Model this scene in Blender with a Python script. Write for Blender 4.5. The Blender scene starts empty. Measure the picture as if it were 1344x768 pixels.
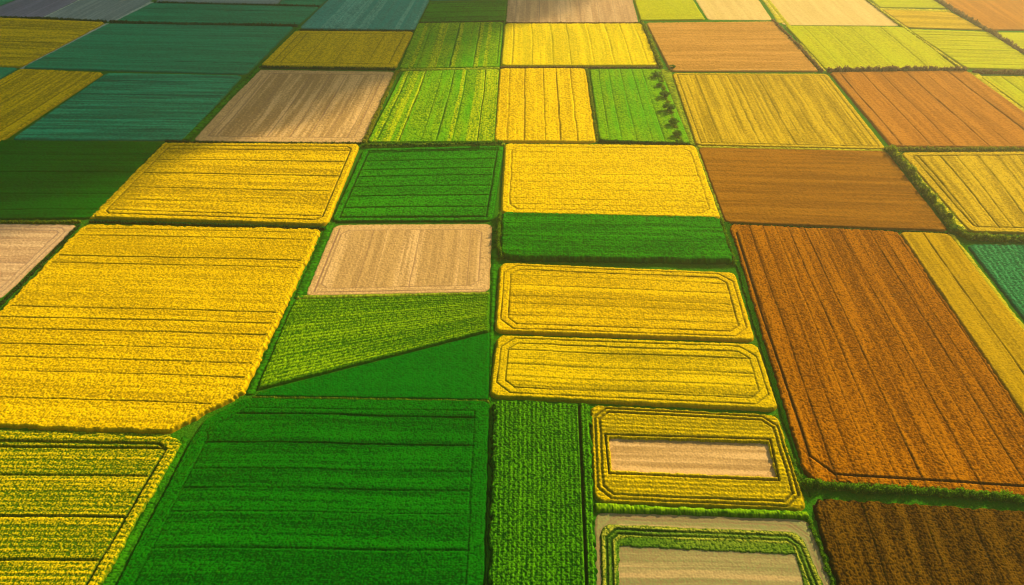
import bpy, math, random
import numpy as np
from mathutils import Vector

# ------------------------------------------------------------------ camera
PW, PH, FPX = 1344.0, 768.0, 1000.0
CAM_H = 200.0
PITCH = math.radians(37.4)
SUN_EL, SUN_AZ = math.radians(21.5), math.radians(42.0)     # azimuth measured from the view direction to the right

sc = bpy.context.scene
C = sc.collection
cam = bpy.data.objects.new('camera', bpy.data.cameras.new('camera'))
C.objects.link(cam)
cam.location = (0, 0, CAM_H)
cam.rotation_euler = (math.pi / 2 - PITCH, 0, 0)
cam.data.sensor_width = 36.0
cam.data.lens = 36.0 * FPX / PW
cam.data.clip_start = 1.0
cam.data.clip_end = 30000.0
sc.camera = cam

# ------------------------------------------------------------------ light
world = bpy.data.worlds.new('World'); sc.world = world
world.use_nodes = True
wn = world.node_tree.nodes; wl = world.node_tree.links
bg = wn['Background']
sky = wn.new('ShaderNodeTexSky'); sky.sky_type = 'NISHITA'; sky.sun_disc = False
sky.sun_elevation = SUN_EL; sky.sun_rotation = SUN_AZ
sky.altitude = 200; sky.air_density = 1.0; sky.dust_density = 2.0; sky.ozone_density = 1.0
wl.new(sky.outputs[0], bg.inputs[0]); bg.inputs[1].default_value = 0.09

SUN_DIR = Vector((math.sin(SUN_AZ) * math.cos(SUN_EL), math.cos(SUN_AZ) * math.cos(SUN_EL), math.sin(SUN_EL)))
sl = bpy.data.lights.new('sun', 'SUN'); sl.energy = 5.0; sl.angle = math.radians(0.5); sl.color = (1.0, 0.86, 0.56)
so = bpy.data.objects.new('sun', sl); C.objects.link(so)
so.rotation_euler = SUN_DIR.to_track_quat('Z', 'Y').to_euler()

vs = sc.view_settings
vs.view_transform = 'Standard'; vs.look = 'None'; vs.gamma = 1.0; vs.use_curve_mapping = False
vs.exposure = 0.98
sc.cycles.max_bounces = 4; sc.cycles.diffuse_bounces = 2; sc.cycles.volume_bounces = 1
sc.cycles.transparent_max_bounces = 16
sc.cycles.use_denoising = True
sc.cycles.filter_width = 1.2

# ------------------------------------------------------------------ helpers
SP, CP = math.sin(PITCH), math.cos(PITCH)
def gp(p, z=0.0):
    """pixel of the photograph -> point on the ground plane"""
    a, b = p[0] - PW / 2, PH / 2 - p[1]
    d = np.array([a, FPX * CP + b * SP, -FPX * SP + b * CP])
    t = (z - CAM_H) / d[2]
    return np.array([d[0] * t, d[1] * t])
def depth(xy):
    return xy[1] * CP + CAM_H * SP

def srgb(r, g, b):
    f = lambda c: (c / 255 / 12.92) if c / 255 <= 0.04045 else ((c / 255 + 0.055) / 1.055) ** 2.4
    return (f(r), f(g), f(b), 1)

def hashf(ix, iy, seed):
    h = (ix.astype(np.int64) * 374761393 + iy.astype(np.int64) * 668265263 + seed * 1442695041) & 0xFFFFFFFF
    h = ((h ^ (h >> 13)) * 1274126177) & 0xFFFFFFFF
    h = ((h ^ (h >> 16)) * 2246822519) & 0xFFFFFFFF
    return ((h ^ (h >> 15)) & 0xFFFFFF) / float(0xFFFFFF)
def vnoise(x, y, seed=0):
    x = np.asarray(x, float); y = np.asarray(y, float)
    x, y = np.broadcast_arrays(x, y)
    ix, iy = np.floor(x), np.floor(y)
    fx, fy = x - ix, y - iy
    fx = fx * fx * (3 - 2 * fx); fy = fy * fy * (3 - 2 * fy)
    a = hashf(ix, iy, seed); b = hashf(ix + 1, iy, seed); c = hashf(ix, iy + 1, seed); d = hashf(ix + 1, iy + 1, seed)
    return (a * (1 - fx) + b * fx) * (1 - fy) + (c * (1 - fx) + d * fx) * fy
def worley(x, y, seed):
    ix, iy = np.floor(x), np.floor(y)
    best = np.full(len(x), 9.0); bid = np.zeros(len(x))
    for dx in (-1, 0, 1):
        for dy in (-1, 0, 1):
            cx, cy = ix + dx, iy + dy
            h1, h2 = hashf(cx, cy, seed), hashf(cx, cy, seed + 1)
            d = (x - cx - .5 - (h1 - .5) * .6) ** 2 + (y - cy - .5 - (h2 - .5) * .6) ** 2
            m = d < best
            best = np.where(m, d, best); bid = np.where(m, (h1 * 7.13 + h2 * 3.7) % 1.0, bid)
    return np.sqrt(best), bid
def sstep(a, b, x):
    t = np.clip((x - a) / (b - a), 0, 1); return t * t * (3 - 2 * t)

def tag(o, label=None, cat=None, group=None, kind=None):
    if label: o['label'] = label
    if cat: o['category'] = cat
    if group: o['group'] = group
    if kind: o['kind'] = kind
    return o

def np_mesh(name, co, faces, mat, smooth=True, attrs=None, parent=None):
    """co (n,3), faces (m,4) or (m,3)"""
    me = bpy.data.meshes.new(name)
    k = faces.shape[1]
    me.vertices.add(len(co)); me.vertices.foreach_set('co', co.astype(np.float32).ravel())
    me.loops.add(faces.size); me.loops.foreach_set('vertex_index', faces.astype(np.int32).ravel())
    me.polygons.add(len(faces))
    me.polygons.foreach_set('loop_start', np.arange(0, faces.size, k, dtype=np.int32))
    me.polygons.foreach_set('loop_total', np.full(len(faces), k, dtype=np.int32))
    me.polygons.foreach_set('use_smooth', np.full(len(faces), smooth))
    me.update(calc_edges=True)
    for an, av in (attrs or {}).items():
        at = me.attributes.new(an, 'FLOAT', 'POINT'); at.data.foreach_set('value', av.astype(np.float32).ravel())
    me.materials.append(mat)
    o = bpy.data.objects.new(name, me); C.objects.link(o)
    if parent: o.parent = parent
    return o

# ------------------------------------------------------------------ materials
def base_mat(name, rough=0.9):
    m = bpy.data.materials.new(name); m.use_nodes = True
    nt = m.node_tree; b = nt.nodes['Principled BSDF']
    b.inputs['Roughness'].default_value = rough
    b.inputs['Specular IOR Level'].default_value = 0.0
    return m, nt, b
def attr(nt, n):
    a = nt.nodes.new('ShaderNodeAttribute'); a.attribute_name = n; return a.outputs['Fac']
def mixc(nt, fac, a, b):
    m = nt.nodes.new('ShaderNodeMix'); m.data_type = 'RGBA'
    for inp, v in ((m.inputs[0], fac), (m.inputs[6], a), (m.inputs[7], b)):
        if hasattr(v, 'links') or isinstance(v, bpy.types.NodeSocket): nt.links.new(v, inp)
        else: inp.default_value = v
    return m.outputs[2]
def mathn(nt, op, a, b=0.0, clamp=False):
    m = nt.nodes.new('ShaderNodeMath'); m.operation = op; m.use_clamp = clamp
    for inp, v in ((m.inputs[0], a), (m.inputs[1], b)):
        if isinstance(v, bpy.types.NodeSocket): nt.links.new(v, inp)
        else: inp.default_value = v
    return m.outputs[0]
def noise(nt, scale, detail=2.0):
    tc = nt.nodes.new('ShaderNodeNewGeometry')
    n = nt.nodes.new('ShaderNodeTexNoise'); n.inputs['Scale'].default_value = scale; n.inputs['Detail'].default_value = detail
    nt.links.new(tc.outputs['Position'], n.inputs['Vector'])
    return n.outputs['Fac']

def crop_mat(name, low, high, alt, soil):
    """low: stems, and gaps with the shade between plants put in, high: heads and flowers, alt: other-toned drills, soil: bare wheel tracks"""
    m, nt, b = base_mat(name)
    tip = attr(nt, 'tip'); band = attr(nt, 'band'); bare = attr(nt, 'bare')
    n1 = noise(nt, 1.7, 3.0); n2 = noise(nt, 0.022, 4.0)
    t = mathn(nt, 'ADD', tip, mathn(nt, 'MULTIPLY', mathn(nt, 'SUBTRACT', n1, 0.5), 0.7), True)
    c1 = mixc(nt, band, high, alt)
    patch = mathn(nt, 'MULTIPLY', mathn(nt, 'SUBTRACT', n2, 0.42), 1.6, True)
    c1 = mixc(nt, mathn(nt, 'MULTIPLY', patch, 0.65), c1, alt)
    c = mixc(nt, t, low, c1)  # dark gap colour includes shade between the plants
    c = mixc(nt, bare, c, soil)
    nt.links.new(c, b.inputs['Base Color'])
    return m

G = lambda r, g, b: (r, g, b, 1)
MATS = {
    'rape':   crop_mat('rapeseed_flowers', G(.30, .185, .001), G(.82, .50, .001), G(.66, .38, .001), G(.10, .085, .004)),
    'rape_bright': crop_mat('rapeseed_full_bloom', G(.46, .27, .001), G(.88, .565, .001), G(.80, .48, .001), G(.30, .18, .004)),
    'rape_green': crop_mat('rapeseed_with_green_leaves', G(.040, .095, .001), G(.84, .53, .003), G(.54, .42, .003), G(.012, .05, .003)),
    'rape_olive': crop_mat('rapeseed_half_ripe', G(.24, .175, .001), G(.76, .49, .001), G(.58, .37, .001), G(.09, .09, .004)),
    'rape_drill': crop_mat('rapeseed_in_drills', G(.50, .36, .002), G(.92, .60, .003), G(.66, .50, .003), G(.30, .27, .008)),
    'green':  crop_mat('green_cereal', G(.0008, .040, .0006), G(.006, .160, .001), G(.002, .105, .001), G(.004, .024, .002)),
    'green_smooth': crop_mat('young_green_cereal', G(.0005, .065, .001), G(.001, .145, .002), G(.0005, .115, .001), G(.004, .030, .002)),
    'green_light': crop_mat('lush_green_crop', G(.003, .060, .001), G(.028, .250, .001), G(.014, .180, .001), G(.005, .045, .002)),
    'maize':  crop_mat('maize_leaves', G(.002, .040, .001), G(.100, .320, .002), G(.035, .190, .001), G(.004, .030, .002)),
    'olive':  crop_mat('mottled_green_crop', G(.020, .085, .001), G(.270, .420, .002), G(.130, .290, .001), G(.020, .060, .003)),
    'striped':crop_mat('striped_green_crop', G(.020, .130, .001), G(.095, .360, .001), G(.560, .540, .003), G(.020, .090, .004)),
    'dark':   crop_mat('deep_green_winter_crop', G(.0002, .110, .036), G(.0003, .290, .100), G(.0003, .230, .078), G(.002, .025, .006)),
    'teal':   crop_mat('blue_green_crop', G(.0003, .115, .040), G(.012, .370, .135), G(.0003, .210, .072), G(.008, .060, .028)),
    'teal_stripe': crop_mat('blue_green_striped_crop', G(.001, .15, .09), G(.002, .270, .160), G(.140, .420, .240), G(.015, .085, .045)),
    'straw':  crop_mat('pale_stubble', G(.34, .19, .055), G(.70, .42, .14), G(.52, .30, .080), G(.30, .16, .07)),
    'straw_rose': crop_mat('rosy_stubble', G(.38, .21, .085), G(.68, .43, .18), G(.56, .33, .13), G(.30, .18, .10)),
    'grey':   crop_mat('grey_tilled_soil', G(.13, .12, .13), G(.22, .20, .21), G(.16, .16, .17), G(.12, .11, .12)),
    'greygreen': crop_mat('grey_green_sparse_crop', G(.13, .18, .13), G(.26, .31, .22), G(.19, .24, .18), G(.13, .18, .14)),
    'golden': crop_mat('ripening_grain', G(.26, .165, .003), G(.62, .39, .010), G(.48, .29, .008), G(.16, .13, .010)),
    'ochre':  crop_mat('ochre_grain', G(.24, .14, .001), G(.52, .30, .002), G(.42, .24, .002), G(.16, .10, .006)),
    'orange': crop_mat('orange_brown_grain', G(.110, .034, .0005), G(.44, .150, .001), G(.33, .108, .001), G(.06, .025, .003)),
    'clay':   crop_mat('brown_grain', G(.17, .066, .003), G(.33, .132, .006), G(.25, .098, .004), G(.20, .085, .015)),
    'terra':  crop_mat('reddish_brown_grain', G(.28, .098, .008), G(.49, .188, .016), G(.39, .145, .012), G(.27, .110, .025)),
    'straw_ring': crop_mat('grey_green_and_tan_stubble', G(.26, .17, .06), G(.50, .32, .11), G(.17, .23, .055), G(.25, .15, .06)),
    'ring': crop_mat('green_and_straw_bands', G(.010, .05, .002), G(.050, .16, .005), G(.46, .42, .03), G(.010, .05, .002)),
    'tanclay': crop_mat('sandy_brown_grain', G(.34, .155, .020), G(.56, .27, .048), G(.48, .225, .036), G(.27, .12, .02)),
    'bluegreen': crop_mat('blue_green_leaves', G(.001, .075, .020), G(.060, .340, .085), G(.006, .200, .050), G(.10, .26, .12)),
    'umber':  crop_mat('dark_brown_grain', G(.016, .007, .001), G(.150, .066, .002), G(.075, .032, .001), G(.035, .016, .004)),
    'lime':   crop_mat('lime_green_crop', G(.26, .27, .002), G(.46, .46, .003), G(.56, .45, .004), G(.22, .24, .012)),
    'peach':  crop_mat('peach_stubble', G(.56, .35, .09), G(.72, .50, .15), G(.66, .46, .12), G(.42, .28, .12)),
    'grass':  crop_mat('verge_grass', G(.005, .065, .001), G(.045, .250, .002), G(.022, .160, .002), G(.010, .060, .003)),
    'grass_lit': crop_mat('sunlit_verge_grass', G(.070, .120, .004), G(.360, .400, .010), G(.240, .320, .008), G(.050, .090, .004)),  # lighter copy of the verge grass, sunlight put into its colour
    'grass_yellow': crop_mat('sun_yellow_verge_grass', G(.30, .26, .006), G(.70, .56, .015), G(.54, .46, .012), G(.20, .20, .006)),  # yellow margins, their sunlit look put into the colour
    'path':   crop_mat('trodden_path', G(.28, .34, .20), G(.46, .50, .32), G(.38, .42, .28), G(.28, .32, .20)),
}

# ------------------------------------------------------------------ ground
def ground_material():
    m, nt, b = base_mat('ground_grass', 1.0)
    n1 = noise(nt, 1.1, 5.0); n2 = noise(nt, 0.06, 3.0)
    c = mixc(nt, n1, G(.006, .065, .001), G(.045, .210, .003))
    c2 = mixc(nt, mathn(nt, 'MULTIPLY', mathn(nt, 'SUBTRACT', n2, 0.45), 3.0, True), c, G(.050, .130, .006))
    # distant farmland patchwork beyond the modelled fields
    geo = nt.nodes.new('ShaderNodeNewGeometry')
    br = nt.nodes.new('ShaderNodeTexVoronoi'); br.distance = 'CHEBYCHEV'; br.inputs['Scale'].default_value = 0.007
    br.inputs['Randomness'].default_value = 0.6
    nt.links.new(geo.outputs['Position'], br.inputs['Vector'])
    ramp = nt.nodes.new('ShaderNodeValToRGB'); ramp.color_ramp.interpolation = 'CONSTANT'
    e = ramp.color_ramp.elements
    e[0].position = 0; e[0].color = G(.02, .12, .01)
    e[1].position = .3; e[1].color = G(.45, .33, .02)
    for p, col in ((.5, G(.36, .22, .08)), (.68, G(.12, .22, .02)), (.84, G(.30, .15, .04))):
        x = e.new(p); x.color = col
    sep = nt.nodes.new('ShaderNodeSeparateColor'); nt.links.new(br.outputs['Color'], sep.inputs[0])
    nt.links.new(sep.outputs[0], ramp.inputs[0])
    ln = nt.nodes.new('ShaderNodeVectorMath'); ln.operation = 'DISTANCE'
    nt.links.new(geo.outputs['Position'], ln.inputs[0]); ln.inputs[1].default_value = (0, 330, 0)
    far = mathn(nt, 'GREATER_THAN', ln.outputs['Value'], 760.0)
    c3 = mixc(nt, far, c2, ramp.outputs[0])
    nt.links.new(c3, b.inputs['Base Color'])
    bump = nt.nodes.new('ShaderNodeBump'); bump.inputs['Strength'].default_value = 0.8; bump.inputs['Distance'].default_value = 0.5
    nt.links.new(n1, bump.inputs['Height']); nt.links.new(bump.outputs[0], b.inputs['Normal'])
    return m
S = 9000.0
gco = np.array([(-S, -S, 0), (S, -S, 0), (S, S, 0), (-S, S, 0)], float)
g = np_mesh('ground', gco, np.array([[0, 1, 2, 3]]), ground_material())
tag(g, kind='structure', label='green grassy ground between and beneath the crop fields')

# ------------------------------------------------------------------ fields
def poly_sdf(P, poly):
    """signed distance, positive inside; P (n,2)"""
    d = np.full(len(P), 1e18); inside = np.zeros(len(P), bool)
    n = len(poly)
    for i in range(n):
        a, b = poly[i], poly[(i + 1) % n]
        e = b - a; w = P - a
        t = np.clip((w @ e) / (e @ e), 0, 1)
        q = w - t[:, None] * e
        d = np.minimum(d, (q ** 2).sum(1))
        cond = (a[1] > P[:, 1]) != (b[1] > P[:, 1])
        with np.errstate(divide='ignore', invalid='ignore'):
            xx = (b[0] - a[0]) * (P[:, 1] - a[1]) / (b[1] - a[1] + 1e-12) + a[0]
        inside ^= cond & (P[:, 0] < xx)
    d = np.sqrt(d)
    return np.where(inside, d, -d)
def line_dist(P, pts):
    d = np.full(len(P), 1e18)
    for a, b in zip(pts[:-1], pts[1:]):
        e = b - a; w = P - a
        t = np.clip((w @ e) / (e @ e), 0, 1)
        q = w - t[:, None] * e
        d = np.minimum(d, (q ** 2).sum(1))
    return np.sqrt(d)

_seed = [10]
def field(name, label, mat, quad, poly=None, rows='h', h=0.9, grain=1.0, tram=0.0, tramw=0.9, rings=(), chamfer=6.0,
          head=0.0, streak=0.5, stripe=None, lines=(), linew=1.0, round_=1.5, ragged=0.5, res=0.72, cat='field',
          group=None, kind='thing', inner=None, bands=None, edge=None, tram_skip=0.0, drill=0.0, wob=1.0, clump=.8, ringk=.8, tramk=1.0, parent=None, z0=0.0):
    """quad: TL TR BR BL in photo pixels, rows 'h' follow the top edge, 'v' the sides.
    tram: spacing of wheel tracks (m); rings: insets (m) of headland wheel tracks; head: headland width;
    stripe: (spacing m, share) of other-toned drills; drill: spacing of plant rows (m)"""
    _seed[0] += 1; sd = _seed[0]
    Q = [gp(p) for p in quad]
    PY = [gp(p) for p in (poly or quad)]
    # nearest depth inside the picture decides the mesh fineness
    dmin = min(depth(gp((min(max(p[0], -40), 1384), min(max(p[1], -20), 780)))) for p in quad)
    dmax = max(depth(gp((min(max(p[0], -40), 1384), min(max(p[1], -20), 780)))) for p in quad)
    c = res * (0.65 * dmin + 0.35 * dmax) / 762.0
    LU = 0.5 * (np.linalg.norm(Q[1] - Q[0]) + np.linalg.norm(Q[2] - Q[3]))
    LV = 0.5 * (np.linalg.norm(Q[3] - Q[0]) + np.linalg.norm(Q[2] - Q[1]))
    nu, nv = max(8, int(LU / c)), max(8, int(LV / c))
    while nu * nv > 520000:
        c *= 1.1; nu, nv = int(LU / c), int(LV / c)
    mg = 2.5
    u = np.linspace(-mg / LU, 1 + mg / LU, nu + 1); v = np.linspace(-mg / LV, 1 + mg / LV, nv + 1)
    U, V = np.meshgrid(u, v)
    U = U.ravel()[:, None]; V = V.ravel()[:, None]
    P = (Q[0] * (1 - U) + Q[1] * U) * (1 - V) + (Q[3] * (1 - U) + Q[2] * U) * V
    U = U[:, 0]; V = V[:, 0]
    a, r, t, b = U * LU, (1 - U) * LU, V * LV, (1 - V) * LV          # metres from left, right, top, bottom side
    along, across = (a, t) if rows == 'h' else (t, a)
    rng = np.random.RandomState(sd)
    # outline
    rr = min(round_, 0.1 * min(LU, LV))
    D = poly_sdf(P, PY)
    box = np.minimum(np.minimum(a, r), np.minimum(t, b))
    if rr > 0.3:
        rad = rr * 2.2
        cr = np.minimum(np.minimum(a, r), rad), np.minimum(np.minimum(t, b), rad)
        cdist = rad - np.hypot(rad - cr[0], rad - cr[1])
        D = np.minimum(D, np.where((cr[0] < rad) & (cr[1] < rad), cdist, 1e9))
    D = D + 0.35; D0 = D.copy()
    D = D + (vnoise(P[:, 0] / 1.3, P[:, 1] / 1.3, sd) - 0.5) * ragged * .8 + (vnoise(P[:, 0] / 6, P[:, 1] / 6, sd + 1) - 0.5) * ragged * .6
    # headland coordinates
    hl = np.minimum(box, D0) if poly is None else D0
    ch = np.minimum(np.minimum(a, r) + np.minimum(t, b) - chamfer, 1e9) / 1.414
    R = np.minimum(hl, ch)
    wobx = (vnoise(along / 38.0, across * 0 + 3.3, sd + 2) - 0.5) * 1.0 * wob + (vnoise(along / 9.0, across / 25.0, sd + 3) - 0.5) * 0.3 * wob
    acr = across + wobx
    bare = np.zeros(len(U)); groove = np.zeros(len(U))
    tw = max(tramw, 1.15 * c)
    inhead = R < head
    def cut(dist, w, k=1.0):
        return k * (1 - sstep(w * 0.25, w * 0.58, dist))
    if tram > 0:
        L = acr.max(); x = tram * rng.uniform(0.4, 0.9)
        while x < L:
            if rng.rand() >= tram_skip:
                k = rng.uniform(0.4, 1.0) * tramk
                dd = np.abs(acr - x)
                w_ = tw * rng.uniform(0.7, 1.2)
                gk = cut(dd, w_, k) * (R > max(head - 0.5, 1.0)) * (0.55 + 0.75 * vnoise(along / 14.0, along * 0 + x, sd + 9)).clip(0, 1)
                groove = np.maximum(groove, gk)
            x += tram * rng.uniform(0.72, 1.28)
    for q in rings:
        groove = np.maximum(groove, cut(np.abs(R - q + (vnoise(P[:, 0] / 5, P[:, 1] / 5, sd + 5) - .5) * .3), tw) * ringk * (0.6 + 0.6 * vnoise(P[:, 0] / 9, P[:, 1] / 9, sd + 6)).clip(0, 1))
    for ln in lines:
        groove = np.maximum(groove, cut(line_dist(P, [gp(p) for p in ln]), max(linew, 1.1 * c)))
    bare = groove.copy()
    # canopy grain: neighbouring plants of unequal height
    W = rng.rand(nv + 1, nu + 1)
    def sm(A, ax, w=0.6):
        return A * w + (1 - w) * 0.5 * (np.roll(A, 1, ax) + np.roll(A, -1, ax))
    ax_al = 1 if rows == 'h' else 0
    Wg = sm(sm(W, ax_al), 1 - ax_al, 0.72)
    Wg = ((Wg - Wg.mean()) / Wg.std() * 0.25 + 0.5).clip(0, 1).ravel()
    # plants stand as jittered domes along the rows
    cs_ = max(clump * .9, 2.8 * c)
    f1, cid = worley(along / (cs_ * 1.15), acr / (cs_ * .92), sd + 60)
    dome = (1 - f1 * 1.25).clip(0, 1)
    Wg = (0.62 * dome * (.55 + .75 * cid) + 0.42 * Wg + .05).clip(0, 1)
    Wg = ((Wg - Wg.mean()) / Wg.std() * 0.25 + 0.5).clip(0, 1)
    # drill streaks: long thin variation along the rows
    st = (vnoise(along / 26.0, acr / (2.1 * c + 0.5), sd + 20) * .5 + vnoise(along / 70.0, acr / (5.0 * c + 1.5), sd + 21) * .5)
    st = st * .7 + .3 * vnoise(along / 160.0, acr / (1.5 * c + 0.15), sd + 23)
    st = ((st - 0.5) * 3.1 + 0.5).clip(0, 1)
    hd = vnoise(P[:, 0] / 1.6, P[:, 1] / 1.6, sd + 22)
    st = np.where(inhead, 0.4 * hd + 0.15, st)
    tip = (0.60 + (Wg - 0.5) * 1.9 * min(1.0, grain) - (st - 0.5) * 0.7 * streak).clip(0, 1)
    band = (st * streak).clip(0, 1)
    if drill > 0:
        dr = 0.5 + 0.5 * np.cos(2 * np.pi * acr / max(drill, 2.6 * c))
        tip = (tip - 0.55 * (1 - dr)).clip(0, 1)
    if stripe:
        sp, share = stripe
        k = np.floor(acr / sp); f = acr / sp - k
        rs = hashf(k, k * 0, sd + 7)
        on = (rs < share) & (~inhead if head > 0 else True)
        edge_s = sstep(0, 0.12, f) * (1 - sstep(0.88, 1, f))
        band = np.where(on, np.maximum(band, 0.95 * edge_s * (0.7 + 0.3 * hd)), band * 0.7)
    if bands is not None:          # concentric headland passes of different tone: (inset_from, inset_to, band, height factor)
        Rn = R + (vnoise(P[:, 0] / 3, P[:, 1] / 3, sd + 31) - .5) * 0.9
        hf = np.ones(len(U))
        for (q0, q1, bv, hv) in bands:
            sel = sstep(q0 - .4, q0 + .4, Rn) * (1 - sstep(q1 - .4, q1 + .4, Rn))
            band = band * (1 - sel) + bv * sel; hf = hf * (1 - sel) + hv * sel
    else:
        hf = 1.0
    if edge is not None:           # other tone along the rim: (width, band)
        sel = 1 - sstep(edge[0] * .6, edge[0] * 1.2, D + (hd - .5))
        band = band * (1 - sel) + edge[1] * sel
    amp = 0.70 * c * grain
    amp = min(amp, 0.95)
    top = h * hf * (1 - 0.10 * (st - 0.5) * streak) + (Wg - 0.55) * amp + (vnoise(P[:, 0] / 11, P[:, 1] / 11, sd + 40) - 0.5) * 0.15 * min(1, h)
    if drill > 0: top = top - (1 - dr) * min(0.45 * c, 0.3)
    gd = min(max(h * 0.85, 0.05), 0.9 * tw + 0.1)
    top = top - gd * groove
    prof = sstep(-0.1, 0.55 + 0.25 * h, D)
    if inner is not None:
        IP = [gp(p) for p in inner]
        ID = poly_sdf(P, IP) + (hd - .5) * 0.5
        top = np.where(ID > 0, 0.02, top)
    z = np.where(D > 0, 0.05, 0.0) + top * prof - 0.35 * (1 - sstep(-1.1, 0.0, D)) + z0
    z = np.where(D > 0, np.maximum(z, 0.03), z)
    tip = tip * sstep(0, 1.0, D) * (1 - 0.8 * groove)
    co = np.column_stack([P, z])
    idx = np.arange((nu + 1) * (nv + 1)).reshape(nv + 1, nu + 1)
    F = np.stack([idx[:-1, :-1], idx[1:, :-1], idx[1:, 1:], idx[:-1, 1:]], -1).reshape(-1, 4)
    keep = D[F].max(1) > -0.35
    if inner is not None: keep &= ~(ID[F].min(1) > 1.0)
    F = F[keep]
    used = np.zeros(len(co), bool); used[F.ravel()] = True
    remap = np.cumsum(used) - 1
    o = np_mesh(name, co[used], remap[F], MATS[mat], True, {'tip': tip[used], 'band': band[used], 'bare': bare[used]}, parent)
    if parent is None: tag(o, label, cat, group, kind)
    elif label: o['label'] = label
    return o

RG, GG, SG, BG, LG = ('yellow flowering fields', 'green crop fields', 'pale stubble fields', 'brown grain fields', 'golden and lime fields')
Y = dict(mat='rape', h=1.1, grain=1.0, group=RG)

# --- foreground, left
field('rapeseed_field', 'yellow field with dark green furrows in the bottom left corner of the patchwork', 'rape_green',
      [(-150, 567), (238, 574), (98, 830), (-280, 830)], [(-150, 567), (222, 573.5), (238, 584), (98, 830), (-280, 830)],
      h=1.2, grain=1.3, tram=13, tramw=1.2, rings=(4.2,), head=4.5, streak=.75, chamfer=3, group=RG, drill=1.9, ragged=1.2)
field('rapeseed_field', 'largest yellow field, long rows and one cut-off corner at its lower right', 'rape',
      [(112, 297), (423, 303), (295, 571), (-140, 557)], [(112, 297), (422, 303), (321, 517), (222, 569), (0, 561), (-140, 557)],
      h=1.3, grain=1.25, tram=8, tramw=.6, head=3.0, streak=.6, tramk=.8, chamfer=0, group=RG, ragged=1.3, tram_skip=.35)
field('crop_field', 'largest dark green field, bottom centre, below the small dark green triangle', 'green',
      [(300, 522), (643, 528), (633, 830), (100, 830)], [(322, 524), (642, 528), (633, 830), (122, 830), (252, 579), (244, 567)],
      h=.9, grain=1.15, tram=10.5, tramw=.8, rings=(5.5,), head=5.5, streak=.75, chamfer=3, group=GG, tram_skip=.1, ringk=.25, tramk=.55)
field('maize_field', 'narrow upright green strip of tall leafy plants beside the largest dark green field', 'maize',
      [(648, 530), (774, 533), (785, 830), (639, 830)], rows='v', h=1.9, grain=1.7, tram=0, streak=.2, group=GG,
      lines=[[(759, 528), (772, 830)]], linew=1.1, drill=1.5, ragged=1.6, round_=.8)
# --- centre column, from the bottom up
t = field('stubble_field', 'pale tan field ringed by green and straw bands, at the bottom edge', 'straw_ring',
      [(783, 673), (1060, 683), (1115, 830), (784, 830)], h=.10, grain=.5, streak=.9, group=SG, rows='h', bands=[(-3, 3.9, .72, 1)], rings=(.9, 2.2), ringk=.5)
field('crop_strip', 'green and straw coloured bands of crop circling the tan middle', 'ring', [(789, 689), (1050, 700), (1105, 832), (791, 832)], parent=t,
      h=.5, grain=1.2, streak=.5, inner=[(812, 717), (1044, 728), (1074, 832), (812, 832)], z0=.02,
      rings=(1.6, 3.2), head=30, chamfer=4, bands=[(-2, 1.3, .85, 1), (1.7, 3.0, .15, .9), (3.3, 4.3, .9, 1), (4.3, 20, .1, .7)])
t = field('rapeseed_field', 'yellow field framing a long tan bare rectangle', 'rape_olive',
      [(775, 534), (1020, 547), (1058, 671), (780, 660)], h=1.0, grain=1.15, streak=.7, group=RG, ringk=.7, rings=(1.2, 2.9), head=3, chamfer=5,
      inner=[(799, 576), (1008, 583), (1019, 629), (803, 620)], tram=0, drill=1.8, ragged=.7,
      lines=[[(794, 572), (1010, 579), (1022, 633), (799, 624), (794, 572)]], linew=.7)
field('stubble_strip', 'bare tan rectangle in the middle of its yellow field', 'straw',
      [(797, 574), (1010, 581), (1021, 631), (801, 622)], h=.12, grain=.5, streak=1.0, parent=t)
field('rapeseed_field', 'lower of the two wide yellow fields with octagonal wheel tracks', 'rape_olive',
      [(653, 442), (993, 454), (1021, 540), (643, 522)], h=1.15, grain=.8, tram=6.5, tramw=.6, rings=(1.9, 4.9), head=4.9, chamfer=6.5, ringk=.65, tramk=.6, streak=.9, group=RG, ragged=.5)
field('rapeseed_field', 'upper of the two wide yellow fields with octagonal wheel tracks', 'rape',
      [(657, 347), (964, 360), (989.5, 449), (650, 437)], h=1.15, grain=.8, tram=6.5, tramw=.6, rings=(1.9, 4.9), head=4.9, chamfer=6.5, ringk=.65, tramk=.6, streak=.7, group=RG, ragged=.5)
field('maize_field', 'wide low green field with a raised hedge-like lower rim, under a bright yellow field', 'green_light',
      [(659, 283), (943, 290), (963, 347), (655, 341)], [(660, 283), (943, 290), (963, 346.5), (680, 342.5), (659, 338), (656, 330)],
      h=2.4, grain=1.1, tram=17, tramw=.9, streak=.9, group=GG, ragged=1.4, edge=(1.6, 1.3), tram_skip=.3)
field('rapeseed_field', 'bright golden yellow field just above the wide low green field', 'rape_bright',
      [(663, 190.5), (912, 193), (945, 288), (658, 281.5)], h=1.2, grain=1.1, tram=8, tramw=.6, rings=(4,), head=4, chamfer=6.5, streak=.4, ringk=.55, tramk=.5, group=RG)
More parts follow.
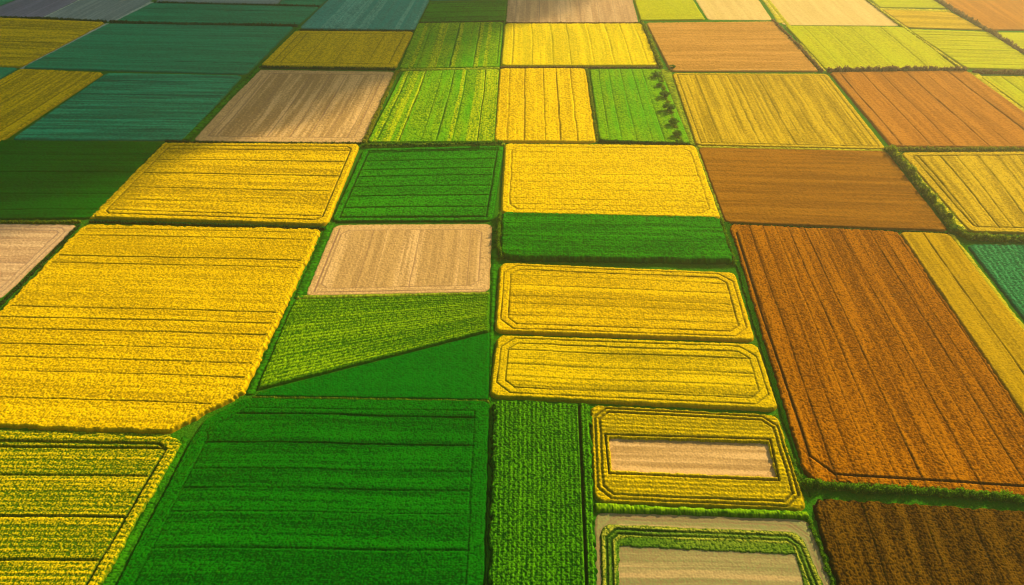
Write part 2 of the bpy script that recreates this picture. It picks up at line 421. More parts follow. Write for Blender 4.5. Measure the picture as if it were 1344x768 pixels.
# --- between the two grassy lanes
field('crop_field', 'small dark green wedge tapering to a point at its left', 'green_smooth',
      [(333, 436), (643, 437), (641, 527), (333, 521)], [(642, 438), (641, 526), (335, 521), (342, 515)],
      h=.7, grain=.9, streak=.25, group=GG, ragged=.3, round_=0)
field('crop_field', 'mottled olive green field with slanting lower side, above the dark green wedge', 'olive',
      [(396, 393), (643, 387), (655, 433), (328, 515)], [(388, 395), (642, 388), (641, 436), (338, 512), (384, 402)],
      h=.95, grain=1.6, streak=.6, group=GG, drill=1.6, edge=(1.4, 1.5), round_=0)
field('stubble_field', 'pale pinkish tan field with rounded wheel track loop, beneath a square green field', 'straw',
      [(440, 296), (645, 294.5), (641, 383), (401.5, 388)], rows='v', h=.10, grain=.6, rings=(4.6,), head=4.6, chamfer=6, streak=.9, tram=24, tramw=.6, group=SG,
      stripe=(9, .3), lines=[[(446, 300), (412, 384), (634, 380)]], linew=.6)
field('crop_field', 'square green field with dark straight tracks, above the pinkish tan field', 'green_light',
      [(478, 197), (661, 192.5), (646, 291), (435, 292)], h=.9, grain=1.1, tram=9, tramw=1.1, rings=(3.2,), head=3.2, chamfer=0, streak=.45, group=GG)
# --- left, middle distance
field('rapeseed_field', 'yellow field directly above the largest yellow field', 'rape',
      [(220, 189.5), (472, 191), (429, 297), (122, 287)], h=1.2, grain=1.1, tram=14, tramw=.8, rings=(3.6,), head=3.6, chamfer=5, streak=.85, group=RG, tram_skip=.15)
field('stubble_field', 'tan field cut by the left edge, beside the largest yellow field', 'straw_rose',
      [(-140, 292), (101, 296), (0, 393), (-240, 392)], h=.10, grain=.6, tram=17, tramw=.7, rings=(2.4, 5), head=5, chamfer=5, streak=.9, group=SG)
field('crop_field', 'plain deep green field at the left edge above the tan one', 'green_smooth',
      [(-100, 184), (214, 188), (120, 287.5), (-220, 290)], h=.8, grain=.6, tram=21, tramw=.7, streak=.7, group=GG)
field('crop_field', 'blue green field with fine pale lines, above the plain deep green field', 'teal',
      [(141, 97), (318, 100.5), (240, 185), (16, 184)], h=.8, grain=.6, streak=1.0, group=GG, tram=18)
field('rapeseed_field', 'dull yellow field with slanting dark lines at the left edge', 'rape_olive',
      [(27, 92), (137, 97), (-3, 190), (-150, 190)], rows='v', h=1.1, grain=.7, tram=13, tramw=1.1, streak=.8, group=RG, edge=(5, .2))
field('crop_field', 'tiny dark green corner at the left edge between two dull yellow fields', 'dark',
      [(-60, 88), (24, 90), (-6, 108), (-110, 108)], h=.7, grain=.4, group=GG)
field('crop_field', 'large smooth dark teal field in the shade, upper left', 'dark',
      [(143, 32), (386, 36), (323, 98), (30, 90)], h=.8, grain=.4, tram=28, tramw=.8, streak=.6, group=GG)
field('rapeseed_field', 'dull yellow field with level rows in the upper left corner', 'rape_olive',
      [(-80, 21), (139, 30.5), (28, 89), (-150, 86)], h=1.1, grain=.7, tram=17, tramw=1.0, streak=.8, group=RG)
field('tilled_field', 'violet grey bare field at the top left', 'grey', [(85, -25), (154, -25), (54, 23.5), (-35, 22.5)], rows='v', h=.12, grain=.4, streak=.8, tram=20, group='grey fields at the top left')
field('tilled_field', 'grey green sparse field at the top left, right of the violet grey one', 'greygreen', [(157, -25), (246, -25), (147, 28.5), (58, 24)], rows='v', h=.2, grain=.4, streak=.8, tram=22, group='grey fields at the top left')
field('crop_field', 'small blue green corner left of the violet grey field', 'teal', [(0, -25), (82, -25), (-2, 8.5), (-80, 9)], h=.6, grain=.4, group=GG)
field('crop_field', 'thin dark teal strip just below the pale green strip', 'dark', [(200, 4.8), (419, 10), (392, 33), (152, 28.5)], h=.8, grain=.4, streak=.6, tram=26, group=GG)
field('crop_field', 'pale green strip along the top edge', 'greygreen', [(246, -20), (386, -20), (364, 5.5), (204, 2.5)], h=.5, grain=.4, streak=.7, group=GG)
field('crop_field', 'small dark teal block at the top edge beside the pale green strip', 'dark', [(388, -20), (455, -20), (420, 8), (366, 6.5)], h=.7, grain=.4, group=GG)
field('crop_field', 'blue green field with pale slanting stripes at the top edge', 'teal_stripe',
      [(453, -20), (573, -20), (543, 40), (393, 38)], rows='v', h=.8, grain=.5, stripe=(4.0, .3), streak=.5, group=GG)
field('rapeseed_field', 'mustard yellow field between the striped blue green field and a tan one', 'rape_olive',
      [(388, 42), (542.5, 43), (519, 90.5), (342, 87.5)], rows='v', h=1.1, grain=.5, tram=20, tramw=.7, rings=(6,), head=6, chamfer=0, streak=.25, group=RG)
field('crop_field', 'plain mid green block at the top, left of the rosy tan field', 'green_light', [(564, 4), (665, 2), (663, 28), (551, 30)], h=.8, grain=.5, streak=.6, tram=20, group=GG)
field('crop_field', 'narrow teal strip on the top edge above the plain mid green block', 'teal', [(573, -22), (669, -22), (666, -.5), (565, 1.5)], h=.7, grain=.4, group=GG)
field('crop_field', 'half shaded green field with yellow stripes, upper of the two striped green ones', 'striped',
      [(549, 31.5), (660, 30), (655, 89), (524, 91)], rows='v', h=.9, grain=.6, stripe=(3.2, .28), tram=13, tramw=.9, streak=.5, group=GG)
field('stubble_field', 'tan field half covered by cloud shade, above the second yellow field', 'straw',
      [(338, 92), (517, 94.5), (475, 187.5), (254, 185)], rows='v', h=.14, grain=.6, tram=14, tramw=.9, rings=(6,), head=6, chamfer=0, streak=1.0, group=SG)
field('crop_field', 'sunlit green field with yellow stripes, lower of the two striped green ones', 'striped',
      [(529, 95), (655, 92), (649, 187), (482, 188)], rows='v', h=.9, grain=.8, stripe=(2.6, .3), tram=11, tramw=.9, streak=.6, group=GG)
# --- centre and right, far
field('stubble_field', 'rosy tan field on the top edge above two yellow fields', 'straw_rose', [(669, -22), (823, -22), (837.5, 29.5), (665, 29.5)], rows='v', h=.12, grain=.4, stripe=(5, .4), tram=17, streak=.9, group=SG)
field('rapeseed_field', 'wide yellow field with pale drill lines, below the rosy tan field', 'rape_drill', [(663, 32.5), (842, 32.5), (863, 87.5), (658, 87.5)], rows='v', h=1.1, grain=.7, stripe=(3.5, .35), tram=13, tramk=.45, streak=.8, group=RG)
field('rapeseed_field', 'upright bright yellow field left of the green one with a row of trees', 'rape_bright', [(656.5, 91.5), (768, 91.5), (781.5, 188), (649, 187)], rows='v', h=1.2, grain=1.0, tram=11, tramw=.7, streak=.6, group=RG)
field('crop_field', 'bright green field with a row of round trees along its right side', 'striped', [(774, 92), (866, 91.5), (906, 189), (787, 185)], rows='v', h=.7, grain=.6, stripe=(4, .06), tram=8, tramw=.7, streak=.45, group=GG)
field('crop_field', 'plain light green block at the top, right of the rosy tan field', 'lime', [(826, -20), (896, -20), (925, 26.5), (841, 27.5)], h=.8, grain=.4, streak=.3, group=GG)
field('stubble_field', 'pale straw field at the top between a light green and a peach one', 'peach', [(901, -20), (981, -20), (1013, 26.5), (930, 26)], rows='v', h=.12, grain=.4, stripe=(7, .3), streak=.6, group=SG)
field('grain_field', 'reddish tan field with level rows below the pale straw field', 'tanclay', [(848, 31), (1018.5, 29.5), (1074, 94.5), (880, 94.5)], h=.8, grain=.6, streak=.8, group=BG)
field('grain_field', 'olive gold striped field between two brown fields', 'golden', [(882, 97.5), (1085, 98.5), (1163, 197.5), (914, 192)], rows='v', h=.9, grain=.7, tram=5, tramw=.6, rings=(3,), head=4, chamfer=0, streak=1.0, group=LG, edge=(3, .0), tramk=.6)
field('grain_field', 'brown field with faint level lines, left of the leafy hedge with long shade', 'clay', [(916, 195), (1163, 200), (1244, 304), (952, 293)], h=.8, grain=.7, streak=.9, group=BG)
field('grain_field', 'largest rusty orange field with long dark furrows', 'orange',
      [(957, 296.5), (1177, 305.5), (1417, 659), (1058, 634)], [(957, 296.5), (1177, 305.5), (1417, 659), (1072, 634.5), (1054, 619)],
      rows='v', h=1.1, grain=1.3, tram=6.5, tramw=.6, streak=.8, group=BG, ragged=1.2, tramk=.6, lines=[[(966, 308), (1000, 417), (1049, 560), (1062, 601), (1095, 625), (1344, 641), (1420, 646)]], linew=.9)
field('grain_field', 'olive brown strip running along the rusty orange field', 'ochre',
      [(1180, 306), (1244.5, 308.5), (1520, 662), (1420, 660)], rows='v', h=1.0, grain=.7, tram=18, tramw=.8, streak=.8, group=BG, edge=(1.8, .0))
field('grain_field', 'dark brown field in the bottom right corner', 'umber',
      [(1066, 656), (1440, 680), (1520, 830), (1116, 830)], rows='v', h=1.2, grain=1.7, tram=17, tramk=.35, streak=.7, group=BG, ragged=1.5)
field('crop_field', 'blue green leafy field at the right edge with a pale double track', 'bluegreen',
      [(1269, 322), (1480, 324), (1600, 560), (1452, 560)], rows='v', h=.8, grain=1.5, streak=.3, group=GG, drill=2.0,
      edge=(1.0, .9))
field('grain_field', 'golden field with dark slanting lines inside leafy hedges at the right edge', 'golden',
      [(1181, 202), (1460, 200), (1530, 311), (1272, 306)], rows='v', h=1.0, grain=.8, tram=9, tramw=.8, tramk=.75, streak=1.0, group=LG, rings=(4.5,), head=4.5, chamfer=4, edge=(3.5, .0))
field('grain_field', 'brick brown field with slanting lines below a dry hedge at upper right', 'terra',
      [(1089, 96), (1268, 94), (1408, 195), (1170, 193.5)], rows='v', h=.9, grain=.7, tram=15, tramw=.8, streak=.8, group=BG)
field('crop_field', 'yellowish green field right of the reddish tan field', 'lime', [(1031, 35), (1188.5, 36.5), (1256, 91), (1083, 92)], rows='v', h=.8, grain=.5, tram=20, tramw=.7, streak=.7, group=LG)
field('stubble_field', 'peach coloured field on the top edge, washed out by haze', 'peach', [(985, -20), (1114, -20), (1180, 34), (1029, 33)], rows='v', h=.12, grain=.3, streak=.5, group=SG)
field('crop_field', 'tiny pale lime field on the top edge near the right corner', 'lime', [(1118, -20), (1192, -20), (1242, 11.5), (1155, 10.5)], h=.6, grain=.3, streak=.4, group=LG)
field('crop_field', 'small hazy yellow field below the tiny pale lime one', 'golden', [(1158, 13.5), (1248, 17), (1291, 40), (1191, 37)], h=.7, grain=.3, streak=.6, group=LG)
field('crop_field', 'yellow green field with level rows left of the dark bushy boundary at upper right', 'lime', [(1192, 39.5), (1296, 43), (1374, 93), (1268, 90.5)], h=.8, grain=.4, tram=17, streak=1.0, group=LG)
field('grain_field', 'pinkish brown field in the top right corner', 'terra', [(1198, -20), (1400, -20), (1470, 41), (1298, 40)], rows='v', h=.8, grain=.3, streak=.5, group=BG)
field('crop_field', 'small lime field at the right edge just below the pinkish brown corner', 'lime', [(1303, 43.5), (1460, 45), (1500, 76), (1354, 75)], h=.7, grain=.3, streak=.6, group=LG)
field('crop_field', 'lime field at the right edge beside the brick brown field', 'lime', [(1285, 101), (1440, 102), (1560, 194), (1411, 193)], rows='v', h=.8, grain=.5, tram=15, streak=.8, group=LG, edge=(3, 1.2))

# ------------------------------------------------------------------ grass verges
def verge(label, mat, quad, rows='v', h=.35, grain=1.3, **k):
    field('grass_verge', label, mat, quad, rows=rows, h=h, grain=grain, ragged=k.pop('ragged', .9), kind='stuff', cat='grass', group='grass verges', streak=.6, round_=0, **k)
verge('broad green grass lane left of the pinkish tan field', 'grass', [(430, 293), (439, 293), (399, 391), (387, 391)])
verge('green grass lane left of the olive green field', 'grass', [(382, 394), (392, 394), (334, 518), (323, 518)])
verge('yellow fringe of grass below the pinkish tan field', 'grass_lit', [(392, 389), (642, 384), (642, 386.5), (390, 392.5)], rows='h')
verge('green grass lane beside the two wide yellow fields', 'grass', [(647, 300), (655, 300), (643, 527), (642, 527)])
verge('sunlit grass slope along the largest rusty orange field', 'grass', [(949, 292), (957, 292), (1062, 650), (1024, 545)], h=.5)
verge('grass lane left of the brown field', 'grass_lit', [(912, 193), (915, 193), (954, 293), (947, 291)])
verge('shaded green ditch beside the bottom left yellow field', 'grass', [(240, 574), (250, 578), (122, 830), (101, 830)], h=.25)
verge('level grass strip under the largest yellow field', 'grass_lit', [(-140, 561), (224, 570), (224, 572.5), (-140, 564)], rows='h', h=.15)
verge('thin light line of grass above the largest dark green field', 'grass_lit', [(332, 521.5), (642, 526.5), (642, 528), (332, 523)], rows='h', h=.9, ragged=.5)
verge('bright green strip between the framed tan rectangles', 'olive', [(779, 662), (1059, 673.5), (1061, 681), (780, 672)], rows='h', h=1.0)
verge('bright yellow grass margin beside the blue green leafy field', 'grass_yellow', [(1246, 308), (1252, 310), (1410, 515), (1398, 515)], h=.5)
verge('yellow grass margin under the olive gold striped field', 'grass_yellow', [(914, 191.5), (1163, 197), (1163, 199.5), (916, 194)], rows='h', h=.5)
verge('yellow margin right of the brick brown field', 'grass_yellow', [(1270, 95), (1284, 97), (1412, 194), (1406, 194)], h=.5)
verge('olive grass line above the square green field', 'grass_lit', [(478, 190.5), (662, 189), (662, 191.5), (478, 194)], rows='h', h=.8)
verge('pale grass line between the two striped green fields', 'grass_lit', [(524, 91), (656, 89), (656, 91), (526, 93.5)], rows='h', h=.5)
verge('pale margin right of the green field with trees', 'grass_lit', [(867, 91), (880, 93), (912, 191), (906, 190)], h=.4)
verge('yellow grass slope inside the leafy hedge at the right', 'grass_yellow', [(1170, 199), (1180, 201), (1270, 303), (1256, 303)], h=.6)
verge('pale slanting margin between dull yellow and dark teal fields', 'path', [(139, 31), (142, 31), (30, 90), (27, 90)], h=.3)
verge('pale path right of the grey green sparse field', 'path', [(197, 2), (201, 3), (151, 28.5), (147, 28.5)], h=.1)
verge('pale path between the two grey fields', 'path', [(104, 0), (107, 0), (58, 23.5), (54.5, 23.5)], h=.1)
verge('green grass lane between the teal fields and the tan one', 'grass', [(392, 36), (398, 36), (250, 184), (239, 184)], h=.6)
verge('yellow edge left of the yellow field above the largest one', 'rape_bright', [(216, 189), (220, 189), (125, 287), (119, 287)], h=1.1)

verge('yellow lit margin left of the yellowish green field', 'grass_yellow', [(1006, 0), (1010, 0), (1083, 93), (1078, 93)], h=.4)
verge('yellow lit margin right of the yellowish green field', 'grass_yellow', [(1136, 0), (1139, 0), (1266, 91), (1260, 91)], h=.4)
verge('pale path right of the pale straw field', 'grass_yellow', [(996, -8), (1001, -8), (1030, 30), (1022, 30)], h=.2)
verge('yellow lit margin between the two top right lime fields', 'grass_yellow', [(1153, 11), (1245, 13), (1248, 16), (1156, 13)], rows='h', h=.3)
# ------------------------------------------------------------------ hedges and trees
def leaf_mat(name, dark, light):
    m, nt, b = base_mat(name, 0.8)
    oi = attr(nt, 'tone'); n1 = noise(nt, 0.9, 2.0)
    c = mixc(nt, mathn(nt, 'ADD', mathn(nt, 'MULTIPLY', oi, .75), mathn(nt, 'MULTIPLY', n1, .35), True), dark, light)
    nt.links.new(c, b.inputs['Base Color'])
    tr = nt.nodes.new('ShaderNodeBsdfTranslucent'); nt.links.new(c, tr.inputs[0])
    mx = nt.nodes.new('ShaderNodeMixShader'); mx.inputs[0].default_value = .42
    nt.links.new(b.outputs[0], mx.inputs[1]); nt.links.new(tr.outputs[0], mx.inputs[2])
    nt.links.new(mx.outputs[0], nt.nodes['Material Output'].inputs[0])
    return m
LM = {
    'leafy': leaf_mat('hedge_leaves', G(.012, .060, .003), G(.36, .42, .008)),
    'yellow': leaf_mat('yellowing_hedge_leaves', G(.05, .09, .004), G(.50, .44, .012)),
    'dark': leaf_mat('dark_hedge_leaves', G(.006, .032, .006), G(.04, .11, .012)),
    'dry': leaf_mat('dry_hedge_leaves', G(.11, .055, .020), G(.32, .19, .06)),
    'green': leaf_mat('lush_hedge_leaves', G(.004, .060, .002), G(.22, .42, .006)),
    'tree': leaf_mat('tree_leaves', G(.010, .065, .006), G(.16, .32, .012)),
}
bark, _nt, _b = base_mat('bark', .95); _b.inputs['Base Color'].default_value = G(.11, .075, .045)

def leaf_cards(cen, size, rng, flat=0.0):
    """one bent leaf clump (two triangles as a quad) per centre"""
    n = len(cen)
    d1 = rng.normal(size=(n, 3)); d1 /= np.linalg.norm(d1, axis=1)[:, None]
    d2 = rng.normal(size=(n, 3)); d2 -= (d2 * d1).sum(1)[:, None] * d1; d2 /= np.linalg.norm(d2, axis=1)[:, None]
    s = size * rng.uniform(.6, 1.4, (n, 1))
    p = np.stack([cen - d1 * s * .5, cen + d2 * s * .3, cen + d1 * s * .5, cen - d2 * s * .3], 1)
    p[:, 1::2, 2] += s * .15
    return p.reshape(-1, 3), np.arange(4 * n).reshape(n, 4)

def hedge(label, mat, pts, w=2.2, h=2.2, dens=10, leaf=.55, gap=0.0, bush=.5, off=0.0):
    """a row of bushes that have grown together, running through the given photo pixels"""
    _seed[0] += 1; rng = np.random.RandomState(_seed[0])
    G_ = [gp(p) for p in pts]
    seg = [np.linalg.norm(b - a) for a, b in zip(G_[:-1], G_[1:])]
    L = sum(seg); cen = []; s = 0.0
    vs_, fs_, ts_ = [], [], []
    base = 0
    while s < L:
        q = s
        for (a, b), l in zip(zip(G_[:-1], G_[1:]), seg):
            if q <= l: break
            q -= l
        p = a + (b - a) * min(q / l, 1)
        nrm = np.array([-(b - a)[1], (b - a)[0]]) / l
        p = p + nrm * (off + rng.normal() * w * .13)
        bw = w * rng.uniform(1 - bush * .7, 1 + bush * .5); bh = h * rng.uniform(1 - bush, 1 + bush * .6)
        if rng.rand() > gap:
            n = int(dens * bw * bh) + 6
            d = rng.normal(size=(n, 3)); d /= np.linalg.norm(d, axis=1)[:, None]
            rad = rng.uniform(.62, 1.06, (n, 1))
            e = d * rad * np.array([bw * .55, bw * .55, bh * .55])
            cc = np.column_stack([e[:, 0] + p[0], e[:, 1] + p[1], np.maximum(e[:, 2] + bh * .5, .1)])
            v, f = leaf_cards(cc, leaf, rng)
            vs_.append(v); fs_.append(f + base); base += len(v)
            ts_.append(np.repeat(rng.rand(n) * .75 + rng.rand() * .25, 4))
            # woody, leafy heart of the bush
            k, m_ = 8, 4
            th = np.linspace(0, 2 * np.pi, k, endpoint=False); ph = np.linspace(0.02, np.pi / 2 + .3, m_)
            TH, PHI = np.meshgrid(th, ph)
            rr = .80 * rng.uniform(.85, 1.1, TH.shape)
            v = np.column_stack([(p[0] + np.cos(TH) * np.sin(PHI) * bw * .55 * rr).ravel(), (p[1] + np.sin(TH) * np.sin(PHI) * bw * .55 * rr).ravel(), (bh * .42 + np.cos(PHI) * bh * .5 * rr).ravel()])
            v[v[:, 2] < .0, 2] = 0; v[-k:, 2] = 0
            f = [(i * k + j, (i + 1) * k + j, (i + 1) * k + (j + 1) % k, i * k + (j + 1) % k) for i in range(m_ - 1) for j in range(k)]
            vs_.append(v); fs_.append(np.array(f) + base); base += len(v); ts_.append(np.full(len(v), .2))
        s += max(.5, w * .42)
    o = np_mesh('hedge', np.vstack(vs_), np.vstack(fs_), LM[mat], False, {'tone': np.concatenate(ts_)})
    tag(o, label, 'hedge', 'hedges along the field boundaries', 'thing')
    return o

hedge('thick leafy hedge casting a long shade onto the brown field', 'leafy', [(1166, 198), (1190, 223), (1228, 270), (1256, 304)], w=4.2, h=3.8, dens=5, leaf=.8)
hedge('leafy hedge between the golden field and the blue green leafy field', 'leafy', [(1256, 306), (1268, 312), (1300, 315), (1400, 319)], w=3.4, h=3.0, dens=6, leaf=.8)
hedge('low yellowish hedge under the brick brown field', 'yellow', [(1170, 197.5), (1250, 198), (1344, 198), (1440, 198)], w=2.4, h=2.2)
hedge('dry brown hedge along the top of the brick brown field', 'dry', [(1087, 94), (1180, 92.5), (1266, 93)], w=3.2, h=3.0, dens=4, leaf=.9)
hedge('short olive hedge at the right edge above the lime field', 'dry', [(1278, 96), (1344, 97.5), (1440, 98)], w=3.0, h=2.8, dens=4, leaf=.9)
hedge('dark bushy boundary slanting down from the pinkish brown corner', 'dry', [(1215, -8), (1255, 17), (1297, 42), (1346, 72), (1380, 94)], w=3.0, h=3.0, dens=4, leaf=.9, gap=.1)
hedge('bushy hedge left of the reddish tan field', 'leafy', [(842, 30), (852, 50), (862, 78), (868, 90)], w=2.8, h=2.6, dens=5, leaf=.8, gap=.12)
hedge('speckled low hedge left of the green field with trees', 'leafy', [(770, 92), (776, 130), (784, 186)], w=1.8, h=1.6, gap=.3)
hedge('hedge along the foot of the green field with trees', 'dark', [(786, 187), (850, 189), (905, 191)], w=1.8, h=1.6)
hedge('speckled yellowish hedge left of the sunlit striped green field', 'yellow', [(521, 95), (500, 140), (478, 189)], w=2.4, h=1.5, gap=.12)
hedge('dense dark hedge along the top of the square green field', 'green', [(476, 192.5), (560, 192), (660, 189.5)], w=1.8, h=2.2)
hedge('ragged light green hedge at the left end of the wide low green field', 'green', [(656.5, 284), (655.5, 305), (654.5, 325), (659, 340)], w=1.7, h=2.6, leaf=.6)
hedge('bushy fringe along the right end of the wide low green field', 'green', [(946, 290), (954, 318), (964, 348)], w=1.6, h=1.8)
hedge('ragged grassy hedge between the rusty orange and dark brown fields', 'green', [(1056, 636), (1100, 641), (1180, 645), (1260, 650), (1344, 656), (1430, 662)], w=2.6, h=2.6, dens=9, leaf=.6, off=0)
hedge('dark hedge line above the big dark teal field', 'dark', [(146, 30), (240, 33.5), (330, 34), (390, 35)], w=1.8, h=2.0, dens=5, leaf=.9)
hedge('dark hedge line along the top of the upper left yellow field', 'dark', [(-60, 22), (0, 24), (60, 25), (140, 29.5)], w=1.6, h=1.6, dens=5, leaf=.9)
hedge('dark hedge beneath the mustard yellow field', 'dark', [(341, 89.5), (430, 91), (519, 92)], w=1.6, h=1.6, dens=5, leaf=.8)
hedge('dark hedge between the two yellow fields at left', 'dark', [(120, 291.5), (200, 294), (300, 297), (426, 301)], w=1.8, h=1.4)
hedge('dark weedy line left of the largest yellow field', 'dark', [(104, 297), (60, 342), (0, 402), (-30, 432)], w=1.6, h=1.1)
hedge('ragged green hedge below the plain deep green field', 'leafy', [(-60, 291.5), (0, 292), (60, 293), (108, 292)], w=1.6, h=1.2)
hedge('dark hedge along the foot of the blue green field with pale lines', 'dark', [(218, 186), (262, 187.5), (360, 189), (474, 189)], w=1.4, h=1.1)
hedge('scrubby line above the rusty orange field', 'dark', [(956, 294.5), (1080, 300), (1177, 304), (1244, 307)], w=1.0, h=.8, gap=.25, leaf=.5)
hedge('weedy bank right of the framed tan rectangle', 'green', [(1022, 548), (1042, 600), (1060, 645)], w=2.2, h=1.1, gap=.2, off=-1.5)
hedge('weedy fringe right of the ringed tan field', 'green', [(1062, 684), (1084, 742), (1112, 825)], w=1.2, h=1.0, gap=.2)
hedge('dark hedge line below the pale green strip', 'dark', [(203, 4), (300, 7), (364, 8), (419, 9.2)], w=1.5, h=1.5, dens=4, leaf=.9)
hedge('thin dark hedge between mid green and striped green fields', 'dark', [(551, 31), (606, 30), (662, 29)], w=1.2, h=1.2, dens=4, leaf=.9)
hedge('brown scrub between the rosy tan and wide yellow fields', 'dry', [(664, 31), (750, 31), (840, 31)], w=1.2, h=1.0, dens=4, leaf=.9)
hedge('brown scrub between the wide yellow and upright yellow fields', 'dry', [(657, 89.5), (740, 89.5), (864, 89.8)], w=1.4, h=1.1, dens=4, leaf=.9, gap=.1)
hedge('dark hedge under the striped blue green field', 'dark', [(392, 40.2), (470, 41), (543, 41.5)], w=1.3, h=1.2, dens=4, leaf=.9)
hedge('leafy line right of the peach coloured field', 'yellow', [(1112, -22), (1136, 0), (1182, 35), (1262, 92)], w=1.3, h=1.0, gap=.2, dens=4, leaf=.9)
hedge('scrub line slanting between reddish tan and yellowish green fields', 'dry', [(1014, 28), (1048, 62), (1079, 95)], w=2.2, h=1.8, dens=4, leaf=.9)

hedge('low speckled scrub under the row of trees', 'leafy', [(866, 96), (874, 128), (884, 160), (894, 189)], w=2.6, h=1.3, gap=.25, dens=6)
# trees
def tree_parts(seed):
    rng = np.random.RandomState(seed)
    root = bpy.data.objects.new('round_tree', None); C.objects.link(root)
    # trunk with three limbs
    vs_, fs_ = [], []; base = 0
    def limb(a, b, r0, r1):
        nonlocal base
        a, b = np.array(a, float), np.array(b, float); k = 7
        d = b - a; d /= np.linalg.norm(d)
        s = np.cross(d, [0.3, 1, .1]); s /= np.linalg.norm(s); q = np.cross(d, s)
        ring = lambda c, r: [c + r * (math.cos(2 * math.pi * i / k) * s + math.sin(2 * math.pi * i / k) * q) for i in range(k)]
        vs_.extend(ring(a, r0) + ring((a + b) / 2, (r0 + r1) * .48) + ring(b, r1))
        for l in range(2):
            for i in range(k):
                fs_.append((base + l * k + i, base + l * k + (i + 1) % k, base + (l + 1) * k + (i + 1) % k, base + (l + 1) * k + i))
        base += 3 * k
    limb((0, 0, -.1), (0.1, .05, 2.4), .32, .2)
    for i in range(4):
        an = i * 1.6 + rng.rand(); limb((.1, .05, 1.7 + .2 * i), (math.cos(an) * 1.5, math.sin(an) * 1.5, 3.4 + rng.rand() * .8), .15, .05)
    np_mesh('trunk', np.array(vs_), np.array(fs_), bark, True, None, root)
    cs = []; tn = []
    for i in range(17):
        d = rng.normal(size=3); d /= np.linalg.norm(d)
        c = np.array([d[0] * 1.8, d[1] * 1.8, 3.9 + d[2] * 1.45]); r = rng.uniform(.7, 1.25)
        n = 110; e = rng.normal(size=(n, 3)); e /= np.linalg.norm(e, axis=1)[:, None]
        cs.append(c + e * rng.uniform(.35, 1.05, (n, 1)) * r * np.array([1, 1, .8])); tn.append(np.full(n, rng.rand() * .5) + rng.rand(n) * .5)
    v, f = leaf_cards(np.vstack(cs), .55, rng)
    np_mesh('crown', v, f, LM['tree'], False, {'tone': np.repeat(np.concatenate(tn), 4)}, root)
    return root
protos = [tree_parts(s) for s in (3, 8, 21)]
TREES = [
    (861, 102, 1.15, 'topmost tree of the row in the bright green field'),
    (865, 114, .85, 'second tree from the top of the row, small'),
    (872, 128, 1.20, 'third tree from the top of the row, full crown'),
    (877, 146, 1.35, 'fourth tree from the top of the row, the broadest crown'),
    (884, 164, 1.20, 'fifth tree from the top of the row, narrower'),
    (888, 179, 1.05, 'sixth tree from the top of the row, near its foot'),
    (891, 189, .80, 'lowest and smallest tree at the foot of the row'),
    (882, 91, .85, 'lone round bush at the corner of the reddish tan field'),
    (628, 192, .95, 'lone dark tree in the hedge above the square green field'),
    (1252, 304, 1.0, 'round tree at the crossing of the two thick leafy hedges'),
]
for i, (px, py, s, lab) in enumerate(TREES):
    p = protos[i % 3]
    if i < 3: r = p
    else:
        r = p.copy(); C.objects.link(r)
        for chd in [o for o in protos[i % 3].children if o.name.split('.')[0] in ('trunk', 'crown')]:
            c2 = chd.copy(); C.objects.link(c2); c2.parent = r
    xy = gp((px, py)); r.location = (xy[0], xy[1], 0); r.rotation_euler = (0, 0, i * 1.3); s *= .95; r.scale = (s * 1.2, s * 1.2, s * .58 * (.9 + .05 * (i % 4)))
    tag(r, lab, 'tree', 'trees in the row beside the bright green field' if i < 7 else None, 'thing')

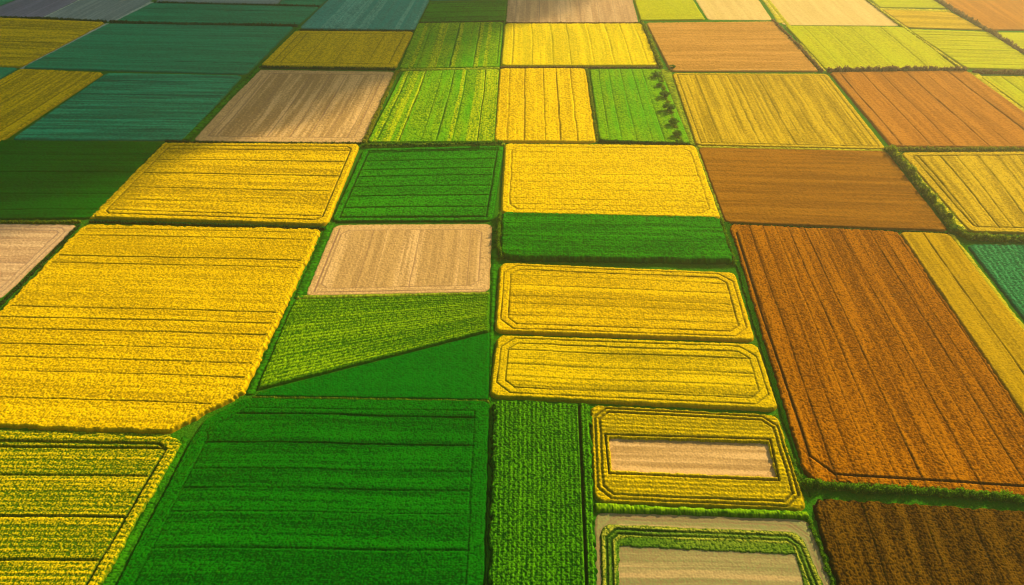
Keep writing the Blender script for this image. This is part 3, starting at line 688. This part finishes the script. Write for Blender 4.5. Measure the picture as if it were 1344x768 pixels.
# ------------------------------------------------------------------ cloud that shades the upper left fields
def cloud(label, ground_poly, alt=520.0, thick=70.0, taper=34.0, dens=.022, seed=5):
    poly = np.array([gp(p) for p in ground_poly])
    k = alt / math.tan(SUN_EL)
    poly = poly + np.array([math.sin(SUN_AZ), math.cos(SUN_AZ)]) * k
    lo, hi = poly.min(0) - 40, poly.max(0) + 40
    c = 14.0
    nx, ny = int((hi[0] - lo[0]) / c), int((hi[1] - lo[1]) / c)
    X, Yv = np.meshgrid(np.linspace(lo[0], hi[0], nx + 1), np.linspace(lo[1], hi[1], ny + 1))
    P = np.column_stack([X.ravel(), Yv.ravel()])
    D = poly_sdf(P, poly)
    D = D + (vnoise(P[:, 0] / 110, P[:, 1] / 110, seed) - .5) * 36 + (vnoise(P[:, 0] / 45, P[:, 1] / 45, seed + 1) - .5) * 22
    T = thick * sstep(0, taper, D) * (.7 + .6 * vnoise(P[:, 0] / 60, P[:, 1] / 60, seed + 2)) + .0
    up = np.column_stack([P, alt + T * .7]); dn = np.column_stack([P, alt - T * .3 - .01])
    idx = np.arange(len(P)).reshape(ny + 1, nx + 1)
    F = np.stack([idx[:-1, :-1], idx[:-1, 1:], idx[1:, 1:], idx[1:, :-1]], -1).reshape(-1, 4)
    F = F[T[F].max(1) > .01]
    n = len(P)
    # rim faces close the body
    from collections import Counter
    E = np.vstack([F[:, [0, 1]], F[:, [1, 2]], F[:, [2, 3]], F[:, [3, 0]]])
    cnt = Counter(map(tuple, np.sort(E, 1)))
    rim = np.array([e for e in map(tuple, E) if cnt[tuple(sorted(e))] == 1])
    side = np.column_stack([rim[:, 1], rim[:, 0], rim[:, 0] + n, rim[:, 1] + n])
    allF = np.vstack([F, F[:, ::-1] + n, side]); co = np.vstack([up, dn])
    used = np.zeros(len(co), bool); used[allF.ravel()] = True; remap = np.cumsum(used) - 1
    m = bpy.data.materials.new('cloud_vapour'); m.use_nodes = True; nt = m.node_tree
    nt.nodes.remove(nt.nodes['Principled BSDF'])
    pv = nt.nodes.new('ShaderNodeVolumePrincipled'); pv.inputs['Color'].default_value = G(.95, .96, 1); pv.inputs['Density'].default_value = dens
    nt.links.new(pv.outputs[0], nt.nodes['Material Output'].inputs['Volume'])
    o = np_mesh('cloud', co[used], remap[allF], m, True)
    tag(o, label, 'cloud', kind='structure')
cloud('soft cloud above the farmland shading the upper left fields',
      [(-3000, 1300), (-900, 900), (-330, 420), (-160, 303), (0, 288), (130, 272), (240, 208), (315, 184), (400, 150), (515, 112), (612, 80), (680, 46), (765, 28), (830, -30), (850, -160), (-900, -160)])

# ------------------------------------------------------------------ haze
HZ = 0.00019
hm = bpy.data.materials.new('haze_air'); hm.use_nodes = True; nt = hm.node_tree
nt.nodes.remove(nt.nodes['Principled BSDF'])
pv = nt.nodes.new('ShaderNodeVolumePrincipled'); pv.inputs['Color'].default_value = G(.93, .88, .60); pv.inputs['Density'].default_value = HZ
pv.inputs['Anisotropy'].default_value = .85
nt.links.new(pv.outputs[0], nt.nodes['Material Output'].inputs['Volume'])
A = S + 50; zb, zt = -1.5, CAM_H + 6
hv = np.array([(x, y, z) for z in (zb, zt) for x, y in ((-A, -A), (A, -A), (A, A), (-A, A))], float)
hf = np.array([(3, 2, 1, 0), (4, 5, 6, 7), (0, 1, 5, 4), (1, 2, 6, 5), (2, 3, 7, 6), (3, 0, 4, 7)])
hz = np_mesh('haze', hv, hf, hm, False)
tag(hz, 'thin golden haze hanging over the whole farmland', kind='stuff')
